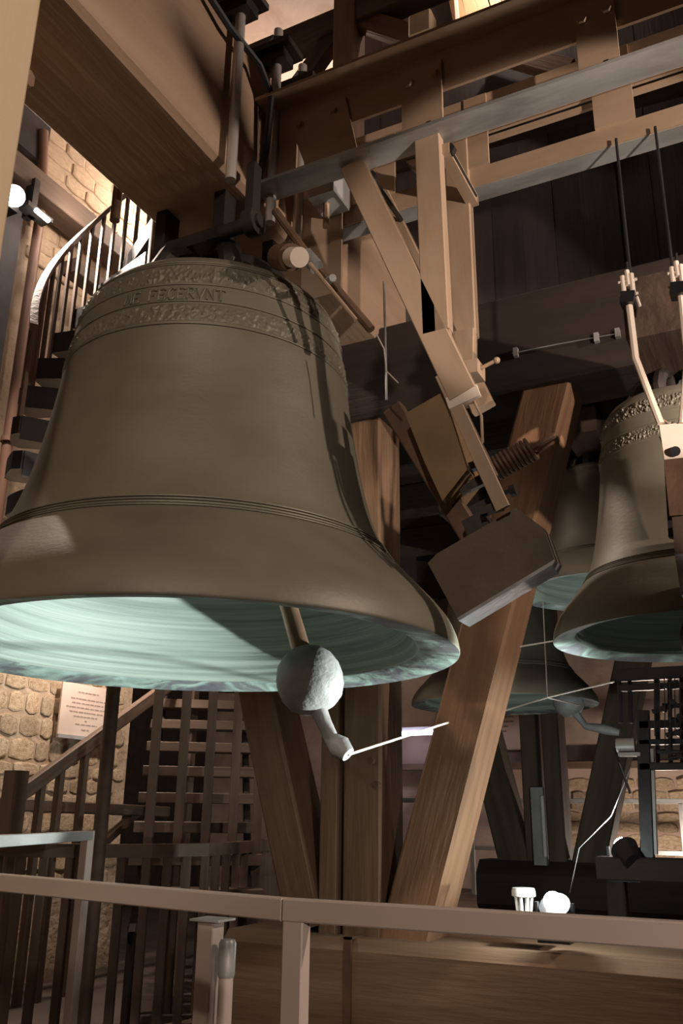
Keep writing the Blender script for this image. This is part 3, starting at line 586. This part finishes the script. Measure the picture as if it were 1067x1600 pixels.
ob('body_plate', G().plate([lw(*p) for p in [(1038, 718), (1120, 712), (1120, 800), (1046, 806), (1034, 690)]], (0, 0.03, 0)), RUST, lh)
ob('bore', G().cyl(lw(1055, 705, 2.985), lw(1055, 705, 3.02), 0.017, None, 16), BLACK, lh, True)
ob('lever_bracket', G().plate([lw(*p, 3.05) for p in [(1029, 680), (1036, 700), (1044, 838), (1062, 842), (1062, 820), (1050, 812), (1046, 700)]], (0, 0.03, 0)), BLACK, lh)
ob('hammer_head', G().plate([lw(*p, 2.93) for p in [(1050, 808), (1130, 800), (1130, 862), (1054, 866)]], (0, 0.16, 0)), HAMMER, lh)
ob('ground_face', G().plate([lw(*p, 2.925) for p in [(1054, 866), (1130, 862), (1130, 930), (1064, 930)]], (0, 0.17, 0)), HAMFACE, lh)
ob('wire', G().tube([lw(1026, 640), lw(1034, 655), lw(1046, 662)], 0.003, 6), PAINT, lh, True)

# ------------------------------------------------------------------ clapper wires
def wire(label, pts, r=0.004, m=STEEL): return tag(ob('clapper_wire', G().tube(pts, r, 6), m, None, True), label, 'wire')
wire('taut wire pulling the great bell clapper to the right', [cend, W(700, 1129, 'y', 4.3)], 0.005, CREAMROD)
nd = W(855, 1090, 'y', 5.6)
wire('wire from the brace to the knot under the distant bell', [W(728, 1123, 'y', 4.55), W(790, 1110, 'y', 5.0), nd], 0.005)
wire('wire from the knot up to the machine rack', [nd, W(960, 1065, 'y', 5.6)], 0.005)
wire('short wire from the knot towards the distant clapper', [nd, W(905, 1102, 'y', 6.8)], 0.005)
wire('thin vertical wire rising from the knot', [nd, W(848, 940, 'y', 5.9)], 0.003)
wire('bright wire streak left of the right bell', [W(785, 1015, 'y', 4.5), W(880, 999, 'y', 4.9)], 0.005)
wire('pale diagonal rope below the machine rack', [W(985, 1200, 'y', 5.4), W(955, 1275, 'y', 5.6), W(905, 1325, 'y', 5.8), W(890, 1395, 'y', 5.9)], 0.003, GALV)

# ------------------------------------------------------------------ front steel railing
RZ = 1.169
P1 = W(461, 1405, 't', 2.2); RY = P1.y
fr = thing('steel_railing', 'taupe square tube railing across the foreground', 'railing', (P1.x, RY, FZ))
tw = 0.048
ra = W(442, 1405, 'y', RY).x
def tube_bar(name, p0, p1, w, h, parent, m=RAILPAINT, upv=(0, 0, 1)): return timber(name, p0, p1, w, h, m, parent, upv, 0.003)
tube_bar('top_rail', (ra, RY + 0.02, RZ - tw / 2), (1.6, RY + 0.02, RZ - tw / 2), 0.04, tw, fr)
rl = W(-60, 1360, 'z', RZ); rj = V((ra - 0.002, RY + 0.02, RZ))
tube_bar('top_rail', (rj.x, rj.y, RZ - tw / 2), (rl.x, rl.y, RZ - tw / 2), 0.04, tw, fr)
for x in (ra + 0.026, 1.3): tube_bar('post', (x, RY + 0.02, FZ), (x, RY + 0.02, RZ - tw), 0.04, 0.052, fr, RAILPAINT, (1, 0, 0))
tube_bar('post', (rl.x + 0.02, rl.y, FZ), (rl.x + 0.02, rl.y, RZ - tw), 0.04, 0.05, fr, RAILPAINT, (1, 0, 0))
# second tube railing further left
q0, q1 = W(-30, 1306, 'z', 1.25), W(138, 1298, 'z', 1.25)
sr = thing('steel_railing', 'steel tube railing with shiny top by the stair balustrade', 'railing', (q1.x, q1.y, FZ))
tube_bar('top_rail', q0 - V((0, 0, .025)), q1 - V((0, 0, .025)), 0.06, 0.05, sr, GALV)
tube_bar('post', (q1.x, q1.y, FZ), (q1.x, q1.y, 1.25), 0.055, 0.055, sr, RAILPAINT, (1, 0, 0))
# grey gate post and sliding tube
gp = thing('gate_post', 'grey steel gate post with flat cap beside the sill beam', 'post', W(330, 1440, 't', 2.9))
pc = W(330, 1438, 't', 2.9)
ob('shaft', G().sect((pc.x, pc.y, FZ), (pc.x, pc.y, pc.z), 0.06, 0.055, (1, 0, 0), 0.003), RAILPAINT, gp)
ob('cap_plate', G().box((pc.x - 0.045, pc.y - 0.045, pc.z), (pc.x + 0.055, pc.y + 0.045, pc.z + 0.006)), GALV, gp)
pt = W(356, 1466, 't', 2.85)
gt = thing('sliding_tube', 'grey upright tube with rounded metal cap beside the gate post', 'tube', (pt.x, pt.y, FZ))
ob('tube', G().cyl((pt.x, pt.y, FZ), (pt.x, pt.y, pt.z - 0.09), 0.021, None, 16), RAILPAINT, gt, True)
ob('cap', G().lathe([(0.023, -0.1), (0.025, -0.09), (0.025, -0.012), (0.02, -0.003), (0.001, 0)], pt, 18), GALV, gt, True)

# ------------------------------------------------------------------ stair balustrade round the stairwell (lower left)
def along(pts, step):
    out = []; acc = 0
    for a, b in zip(pts, pts[1:]):
        L = (b - a).length; d = -acc
        while True:
            d += step
            if d > L: acc = L - (d - step); break
            out.append(a.lerp(b, d / L))
    return out
def xy(px, t): p = W(px, 1315, 't', t); return V((p.x, p.y, 0))
bpth = [xy(-60, 6.2), xy(0, 6.0), xy(75, 5.85), xy(150, 5.8), xy(235, 5.85), xy(320, 6.1), xy(380, 6.6), xy(425, 7.3), xy(455, 8.3)]
bs = thing('stair_balustrade', 'dark curved balustrade with square balusters round the stairwell', 'balustrade', (bpth[3].x, bpth[3].y, FZ))
ob('handrail', G().ribbon([p + V((0, 0, 1.135)) for p in bpth], 0.07, 0.075), STAIRWOOD, bs)
ob('bottom_rail', G().ribbon([p + V((0, 0, 0.15)) for p in bpth], 0.10, 0.06), STAIRWOOD, bs)
for p in along(bpth, 0.148): timber('baluster', p + V((0, 0, 0.16)), p + V((0, 0, 1.12)), 0.042, 0.05, STAIRWOOD, bs, (rt0.x, rt0.y, 0), 0.003)
# straight open stair rising away along the left wall
ss = thing('open_stair', 'dark open riser timber stair rising behind the balustrade', 'stair', (-4.3, 6.2, FZ))
sd = (W(312, 1200, 't', 1) - CAM); sd.z = 0; sd.normalize(); sside = V((sd.y, -sd.x, 0))
for k in range(-3, 8):
    c = sd * (7.3 + 0.27 * k); z = 1.46 + 0.205 * k
    a_, b_ = c - sside * 0.44, c + sside * 0.46
    timber('tread', (a_.x, a_.y, z), (b_.x, b_.y, z), 0.24, 0.075, STAIRWOOD, ss, ch=0.004)
for q in (-0.36, 0.38):
    a_, b_ = sd * 6.35 + sside * q, sd * 9.4 + sside * q
    timber('stringer', (a_.x, a_.y, 0.60), (b_.x, b_.y, 0.60 + 3.05 * 0.205 / 0.27), 0.05, 0.10, BLACKWOOD, ss)
for q in (-0.36, 0.38):
    a_ = sd * 6.45 + sside * q; timber('leg', (a_.x, a_.y, FZ), (a_.x, a_.y, 0.66), 0.06, 0.06, BLACKWOOD, ss, (1, 0, 0))
for px in (240, 285, 327, 368, 405):
    q = W(px, 1200, 't', 6.75); timber('slat', (q.x, q.y, FZ), (q.x, q.y, 2.55), 0.05, 0.062, STAIRWOOD, ss, (rt0.x, rt0.y, 0), 0.003)
SX0 = -5.0; slope = 0.605
def rail_z(y): return 1.475 + (y - 4.905) * slope
timber('handrail', (SX0, 4.87, rail_z(4.87)), (SX0, 6.9, rail_z(6.9)), 0.06, 0.105, STAIRWOOD, ss)
timber('newel', (SX0, 4.83, FZ), (SX0, 4.83, 1.62), 0.13, 0.13, STAIRWOOD, ss, (1, 0, 0), 0.012)
for px in (62, 90, 126, 163):
    y = W(px, 1250, 'x', SX0).y; timber('baluster', (SX0, y, FZ), (SX0, y, rail_z(y)), 0.05, 0.055, STAIRWOOD, ss, (1, 0, 0), 0.003)
timber('end_post', (SX0, 6.85, FZ), (SX0, 6.85, rail_z(6.85)), 0.08, 0.08, STAIRWOOD, ss, (1, 0, 0), 0.006)
tag(timber('landing_beam', (-5.25, 4.9, 1.40), (-5.25, 6.9, 1.36), 0.08, 0.09, STAIRWOOD), 'dark level timber under the stair rail against the stone wall', 'beam')
tag(timber('prop', (-5.25, 6.0, 1.06), (-5.25, 6.5, 1.36), 0.06, 0.07, STAIRWOOD), 'short dark slanting prop beneath the level timber', 'prop')

# ------------------------------------------------------------------ spiral stair behind the great bell
SC = V((-3.753, 4.32, 0)); SR = 0.79; RISE = 0.30; STEP = 0.247
sp = thing('spiral_stair', 'dark spiral stair with curved handrail behind the great bell', 'spiral stair', (SC.x, SC.y, FZ))
ob('newel_column', G().cyl((SC.x, SC.y, FZ), (SC.x, SC.y, 6.0), 0.042, None, 16), STAIRWOOD, sp, True)
TH0, Z0 = 4.156, 3.434
def sp_pt(a, r, z): return V((SC.x + r * math.cos(a), SC.y + r * math.sin(a), z))
for k in range(-1, 9):
    a = TH0 - STEP * k; z = Z0 + RISE * k; g = G(); h = STEP * 0.72
    top = [sp_pt(a + h * 0.4, 0.07, z), sp_pt(a - h * 0.4, 0.07, z)] + [sp_pt(a - h + 2 * h * j / 6, SR * (1.0 - (0.05 if j in (0, 6) else 0)), z) for j in range(7)]
    g.plate(top, (0, 0, -0.12)); g.plate([sp_pt(a + h * 0.9, 0.08, z), sp_pt(a + h * 0.9, SR * 0.93, z), sp_pt(a + h * 0.9, SR * 0.93, z - 0.16), sp_pt(a + h * 0.9, 0.08, z - 0.16)], V((-math.sin(a), math.cos(a), 0)) * 0.02)
    ob('tread', g, BLACK, sp)
    for q in ((0.22, -0.28) if k > 0 else ()):
        aa = a - STEP * q; zz = z + RISE * q
        timber('baluster', sp_pt(aa, SR * 0.95, z - 0.1), sp_pt(aa, SR * 0.95, zz + 0.9), 0.026, 0.026, STAIRWOOD, sp, (1, 0, 0), 0.002)
hr = [sp_pt(TH0 - STEP * q, SR * 0.95, Z0 + RISE * q + 0.91) for q in [0.25 * i for i in range(35)]]
ob('handrail', G().ribbon(hr, 0.05, 0.06), STAIRWOOD, sp)

# ------------------------------------------------------------------ left wall fittings
def lwall(px, py, x=-5.58): return W(px, py, 'x', x)
pq = thing('wall_sign', 'pale pink printed information panel on the left stone wall', 'sign', lwall(135, 1148))
a, b = lwall(97, 1064, -5.56), lwall(95, 1147, -5.56); c = lwall(177, 1075, -5.56)
ob('panel', G().box((-5.56, a.y, b.z), (-5.545, c.y, a.z)), SIGN, pq)
ob('bottom_edge', G().box((-5.56, a.y, b.z - 0.03), (-5.535, c.y, b.z)), GREYPL, pq)
Hs, Ws = a.z - b.z, c.y - a.y
rr = random.Random(3)
for row, (v, u0, u1) in enumerate(((0.16, 0.30, 0.70), (0.29, 0.17, 0.84), (0.375, 0.2, 0.82), (0.46, 0.1, 0.9), (0.545, 0.17, 0.82), (0.63, 0.25, 0.72), (0.71, 0.47, 0.52), (0.78, 0.3, 0.72), (0.88, 0.42, 0.58))):
    g = G(); u = u0
    while u < u1:
        w = min(u1 - u, rr.uniform(0.035, 0.11)); y = a.y + Ws * u; z = a.z - Hs * v
        g.box((-5.546, y, z - 0.0055), (-5.5435, y + Ws * w * 0.8, z + 0.0055)); u += w
    ob('text_line', g, INK, pq)
tag(ob('wall_cover', G().box((-5.60, 3.2, 6.95), (-5.52, 4.78, 8.3)), DARKPANEL), 'dark grey cover panel on the upper left wall above the lamp', 'panel')
tag(ob('wall_cover', G().box((-5.60, 3.2, 3.2), (-5.52, 4.62, 6.45)), DARKPANEL), 'dark grey cover panel on the left wall below the lamp', 'panel')
tag(ob('wall_pipe', G().cyl(lwall(68, 205, -5.5), lwall(66, 300, -5.5), 0.045, None, 14), PIPE, None, True), 'short brown pipe above the wall lamp beam', 'pipe')
yy = lwall(25, 600, -5.5).y
tag(ob('wall_pipe', G().cyl((-5.5, yy, 3.2), (-5.5, yy, 6.45), 0.045, None, 14).cyl((-5.5, yy, 4.2), (-5.5, yy, 4.24), 0.06, None, 14), PIPE, None, True), 'tall brown pipe running down the left wall beside the cover', 'pipe')
tag(timber('wall_beam', (-5.42, 3.2, 6.55), (-5.42, 6.7, 6.55), 0.24, 0.22, STAIRWOOD), 'dark timber beam along the left wall carrying the lamp', 'beam')
tag(timber('wall_beam', (-5.3, 5.0, 5.95), (-5.3, 6.7, 5.95), 0.16, 0.14, STAIRWOOD), 'lower dark timber along the left wall behind the spiral stair', 'beam')
LP = W(22, 306, 'x', -5.05)
wlmp = thing('wall_floodlight', 'glaring floodlight high on the left wall', 'lamp', LP - V((0, 0, 0.1)))
ob('lens', G().ball(LP, 0.085, 20, 12), LAMPW, wlmp, True)
ob('housing', G().box((LP.x - 0.25, LP.y - 0.12, LP.z - 0.06), (LP.x - 0.07, LP.y + 0.12, LP.z + 0.1)), IRON, wlmp)
ob('bracket', G().box((LP.x - 0.40, LP.y - 0.03, LP.z - 0.02), (LP.x - 0.25, LP.y + 0.03, LP.z + 0.14)), IRON, wlmp)
tq = W(66, 336, 'x', -5.15)
tl = thing('tube_lamp', 'small lit tube lamp beside the wall floodlight', 'lamp', W(66, 336, 'x', -5.15))
ob('tube', G().cyl(W(56, 328, 'x', -5.15), W(76, 345, 'x', -5.15), 0.02, None, 12), LAMPG, tl, True)
ob('holder', G().box((-5.30, tq.y - 0.14, tq.z + 0.02), (-5.17, tq.y + 0.14, tq.z + 0.06)), IRON, tl)
ob('bracket', G().box((-5.36, tq.y - 0.03, tq.z + 0.02), (-5.26, tq.y + 0.03, 6.50)), IRON, tl)
spot('wall_floodlight_light', LP + V((0.13, 0.0, -0.02)), LP + V((1.4, -0.1, -2.2)), 420, PINK, 120, 0.4, 0.06)
hb = thing('wall_floodlight', 'added wall floodlight for the bricks hidden behind the headstock beam', 'lamp', (-5.3, 6.3, 7.2))  # hidden lamp added to brighten the brickwork
ob('lens', G().ball((-5.25, 6.3, 7.3), 0.05, 14, 8), LAMPW, hb, True); ob('arm', G().cyl((-5.62, 6.3, 7.3), (-5.28, 6.3, 7.3), 0.02, None, 8), IRON, hb)
point('brick_fill_light', (-5.12, 6.25, 7.25), 70, PINK, 0.08)
point('tube_lamp_light', (-5.05, 4.95, 6.40), 14, PINK, 0.1)

# ------------------------------------------------------------------ right side: deck, lamps, machine rack, far railing
dk = struct(ob('floor_deck', G().box((-6.2, 9.7, FZ), (4, 12.6, 0.40)), DARKWOOD))
for k in range(12): timber('plank', (-6.0, 9.82 + k * 0.235, 0.415), (3.6, 9.82 + k * 0.235, 0.415), 0.225, 0.03, DECK, dk, ch=0.003)
d2 = struct(ob('floor_walkway', G().box((-1.15, 5.2, FZ), (3.5, 7.0, 0.62)), DARKWOOD))
for k in range(8): timber('plank', (-1.15, 5.31 + k * 0.225, 0.635), (3.5, 5.31 + k * 0.225, 0.635), 0.215, 0.03, DECK, d2, ch=0.003)
def floodlight(label, p, target, lens_m, w, s=1.0):
    p = V(p); d = (V(target) - p).normalized(); t = thing('floodlight', label, 'lamp', p - V((0, 0, 0.14 * s)))
    ob('lens', G().ball(p + d * 0.02 * s, 0.042 * s, 20, 12), lens_m, t, True)
    ob('housing', G().cyl(p - d * 0.11 * s, p - d * 0.003 * s, 0.045 * s, 0.07 * s, 20), BLACK, t, True)
    ob('stand', G().box((p.x - 0.07 * s, p.y - 0.05 * s, p.z - 0.15 * s), (p.x + 0.07 * s, p.y + 0.05 * s, p.z - 0.13 * s)).box((p.x - 0.085 * s, p.y - 0.012, p.z - 0.14 * s), (p.x - 0.072 * s, p.y + 0.012, p.z + 0.01)).box((p.x + 0.072 * s, p.y - 0.012, p.z - 0.14 * s), (p.x + 0.085 * s, p.y + 0.012, p.z + 0.01)), BLACK, t)
    return p, d
L1 = W(866, 1414, 'y', 4.25)
p, d = floodlight('glaring floodlight on the sill behind the foreground railing', L1, (-1.2, 2.9, 2.4), LAMPG, 0)
point('sill_floodlight_light', p + V((-0.02, 0.03, 0.11)), 10, COOL, 0.04)
cp = W(818, 1400, 'y', 4.40)
sl = thing('spot_lamp', 'white ribbed spot lamp standing on the sill beside the glaring floodlight', 'lamp', cp - V((0, 0, 0.16)))
ob('hood', G().lathe([(0.001, 0.035), (0.05, 0.035), (0.055, 0.02), (0.055, 0.0), (0.04, -0.005)], cp, 24), WHITEPL, sl, True)
for k in range(8):
    a = 2 * PI * k / 8; ob('rib', G().sect(cp + V((0.04 * math.cos(a), 0.04 * math.sin(a), 0)), cp + V((0.028 * math.cos(a), 0.028 * math.sin(a), -0.10)), 0.014, 0.008), WHITEPL, sl)
ob('base', G().cyl(cp + V((0, 0, -0.10)), cp + V((0, 0, -0.13)), 0.05, None, 18).box((cp.x - 0.09, cp.y - 0.07, cp.z - 0.17), (cp.x + 0.12, cp.y + 0.07, cp.z - 0.13)), BLACK, sl)
L2 = W(975, 1326, 'y', 5.4)
p2, d2_ = floodlight('second glaring floodlight farther back beneath the machine rack', L2, (-1.9, 6.6, 2.2), LAMPG, 0, 1.1)
spot('rack_floodlight_light', p2 + d2_ * 0.12, (-2.6, 7.4, 2.4), 45, COOL, 115, 0.4, 0.05)
ww = thing('far_wall_fill', 'added low lamp on the deck to brighten the far stone wall', 'lamp', (-1.5, 11.0, 0.43))  # lamp added to brighten the back wall
ob('lens', G().ball((-1.5, 11.0, 0.62), 0.05, 14, 8), LAMPW, ww, True); ob('base', G().cyl((-1.5, 11.0, 0.43), (-1.5, 11.0, 0.58), 0.07, 0.05, 14), BLACK, ww, True)
point('far_wall_fill_light', (-1.5, 11.0, 0.78), 70, PINK, 0.06)
spot('stone_wall_fill_light', (-4.80, 5.75, 3.22), (-5.55, 5.78, 1.9), 110, PINK, 125, 0.5, 0.05)
sl2 = thing('stone_wall_fill', 'added bracket lamp hidden behind the great bell to brighten the left wall', 'lamp', (-5.0, 5.75, 3.2))  # hidden lamp added to brighten the lower stone wall
ob('lens', G().ball((-4.9, 5.75, 3.25), 0.045, 14, 8), LAMPW, sl2, True); ob('arm', G().cyl((-5.62, 5.75, 3.25), (-4.94, 5.75, 3.25), 0.014, None, 8), IRON, sl2)
L3 = V((1.15, 4.42, 0.95))
p3, d3 = floodlight('black floodlight on the sill far right aimed into the great bell', L3, (-2.68, 3.25, 1.95), LAMPG, 0)
spot('sill_spill_light', p3 + V((-0.02, 0.06, 0.10)), (-1.7, 4.5, 1.5), 230, COOL, 30, 0.6, 0.05)
spot('bell_floodlight_light', p3 + d3 * 0.09, (-2.68, 3.25, 1.95), 1450, COOL, 29, 0.25, 0.04)

# fluorescent fittings
t0 = W(841, 1290, 'y', 8.9)
ft = thing('tube_fitting', 'unlit upright grey tube light fitting on the distant frame post', 'lamp', W(841, 1350, 'y', 8.9))
za, zb = W(841, 1352, 'y', 8.9).z, W(841, 1230, 'y', 8.9).z
ob('tray', G().box((t0.x - 0.06, 8.90, za), (t0.x + 0.06, 8.97, zb)), GREYPL, ft); ob('tube', G().cyl((t0.x + 0.06, 8.87, za + 0.08), (t0.x + 0.06, 8.87, zb - 0.08), 0.02, None, 10), WHITEPL, ft, True)
tA, tB = W(637, 1146, 'y', 11.9), W(672, 1145, 'y', 11.9)
fl = thing('ceiling_tube_lamp', 'lit violet white tube lamp seen left of the oak brace', 'lamp', tA)
ob('tube', G().cyl(tA - V((0.4, 0, 0)), tB + V((0.3, 0, 0)), 0.03, None, 10), TUBEL, fl, True); ob('tray', G().box((tA.x - 0.45, 11.95, tA.z + 0.02), (tB.x + 0.35, 12.1, tA.z + 0.09)), GREYPL, fl)
ob('hanger', G().box((tA.x - 0.3, 12.1, tA.z + 0.03), (tA.x - 0.26, 12.6, tA.z + 0.07)).box((tB.x + 0.2, 12.1, tA.z + 0.03), (tB.x + 0.24, 12.6, tA.z + 0.07)), GREYPL, fl)
# sign on the back wall
pw = thing('wall_sign', 'pale information panel on the far wall left of the distant posts', 'sign', (-3.9, 12.55, 2.2))
aa, bb2 = W(760, 1100, 'y', 12.55), W(816, 1172, 'y', 12.55)
ob('panel', G().box((aa.x - 0.25, 12.55, bb2.z), (bb2.x, 12.57, aa.z + 0.35)), SIGN, pw)
for row in range(6):
    g = G(); z = W(790, 1120 + row * 7.5, 'y', 12.54).z; u = aa.x - 0.1; end = aa.x + 0.36 - 0.03 * row
    while u < end: w = rr.uniform(0.03, 0.09); g.box((u, 12.545, z - 0.012), (u + w * 0.8, 12.549, z + 0.012)); u += w
    ob('text_line', g, INK, pw)
tag(ob('wall_shelf', G().box((-5.5, 12.35, 1.98), (3.0, 12.6, 2.06)), DECK), 'long timber ledge along the far wall', 'ledge')
# far railing
fg = thing('steel_railing', 'thin grey railing along the far walkway at the back wall', 'railing', (-2.0, 11.6, 0.43))
tube_bar('top_rail', (-6, 11.6, 1.55), (3.5, 11.6, 1.55), 0.05, 0.06, fg, GALV); tube_bar('mid_rail', (-6, 11.6, 0.98), (3.5, 11.6, 0.98), 0.04, 0.05, fg, GALV)
for x in (-5.4, -3.98, -2.8, -1.42, -0.2, 1.2): tube_bar('post', (x, 11.6, 0.42), (x, 11.6, 1.53), 0.05, 0.06, fg, GALV, (1, 0, 0))
# black machine rack of the carillon drive
MY = 5.4
def mw(px, py, y=MY): return W(px, py, 'y', y)
mr = thing('machine_rack', 'black iron machine rack of levers and wires beneath the right bell', 'rack', mw(1010, 1345))
timber('column', mw(1004, 1110), mw(1012, 1340), 0.05, 0.07, BLACK, mr, (1, 0, 0), 0.004)
timber('column', mw(1018, 1170), mw(1024, 1335), 0.03, 0.025, GALV, mr, (1, 0, 0), 0.003)
b0 = mw(1010, 1343)
rbm = thing('rack_beam', 'dark timber beam on two stub legs carrying rack and far floodlight', 'beam', (b0.x, MY, 0.65))
timber('beam', (mw(935, 1345).x, MY, b0.z - 0.05), (1.5, MY, b0.z - 0.05), 0.16, 0.12, BLACKWOOD, rbm)
for x in (mw(960, 1345).x, 0.6): timber('leg', (x, MY, 0.65), (x, MY, b0.z - 0.11), 0.10, 0.10, BLACKWOOD, rbm, (1, 0, 0))
for (y0, h) in ((1056, 0.07), (1076, 0.035), (1133, 0.045), (1160, 0.03), (1198, 0.04)):
    a = mw(965 if y0 < 1080 else 1000, y0); timber('cross_bar', (a.x, MY, a.z), (1.4, MY, a.z), 0.05, h, BLACK, mr, ch=0.004)
for x in (968, 984, 1026, 1046, 1064, 1085): timber('upright', mw(x, 1050, MY + 0.06), mw(x + 2, 1130 if x < 1000 else 1200, MY + 0.06), 0.022, 0.022, BLACK, mr, (1, 0, 0), 0.002)
for k, (x, y) in enumerate(((1040, 1072), (1052, 1098), (1036, 1108), (1062, 1120), (1058, 1145), (1044, 1170), (1062, 1182))):
    a = mw(x, y, MY - 0.05); timber('lever', a - V((0.06, 0, 0.012)), a + V((0.07, 0, 0.02 * (-1) ** k)), 0.02, 0.025, IRON, mr); ob('pivot', G().cyl(a - V((0, 0.03, 0)), a + V((0, 0.05, 0)), 0.016, None, 10), BLACK, mr, True)
for k in range(7): x = 1022 + k * 8; ob('tracker_wire', G().cyl(mw(x, 1060, MY - 0.08), mw(x + 1, 1150 + 9 * (k % 4), MY - 0.08), 0.003, None, 5), IRON, mr)
a = mw(972, 1165); ob('motor', G().cyl(a - V((0.03, 0, 0)), a + V((0.07, 0, 0)), 0.04, None, 16).box((a.x - 0.02, MY - 0.04, a.z - 0.06), (a.x + 0.1, MY + 0.04, a.z - 0.04)), GALV, mr, True)
ob('link', G().tube([mw(960, 1168), mw(968, 1195), mw(985, 1240)], 0.008, 6), BLACK, mr, True)
timber('walk_beam', (-1.1, 5.12, 0.72), (2.5, 5.12, 0.72), 0.10, 0.10, OAK, d2)
pl_ = W(765, -75, 'y', 5.15)
pnl = thing('pine_fill', 'small added lamp above the frame to brighten the pine boards', 'lamp', pl_)  # out-of-view lamp added so the boards come out bright
ob('lens', G().ball(pl_, 0.035, 12, 8), LAMPW, pnl, True); ob('stem', G().cyl(pl_, (pl_.x, pl_.y, 8.6), 0.01, None, 8), IRON, pnl)
point('pine_fill_light', pl_ - V((0, 0.1, 0.08)), 22, PINK, 0.04)
# high warm lamp that lights the vault and the pine boards
hl = thing('vault_lamp', 'small lamp above the trestle lighting the vault', 'lamp', (-3.2, 5.6, 7.3))
ob('lens', G().ball((-3.3, 6.6, 7.2), 0.05, 14, 8), LAMPW, hl, True); ob('stem', G().cyl((-3.3, 6.6, 7.25), (-3.3, 6.6, 8.6), 0.015, None, 8), IRON, hl)
point('vault_lamp_light', (-3.3, 6.45, 7.15), 105, PINK, 0.06)
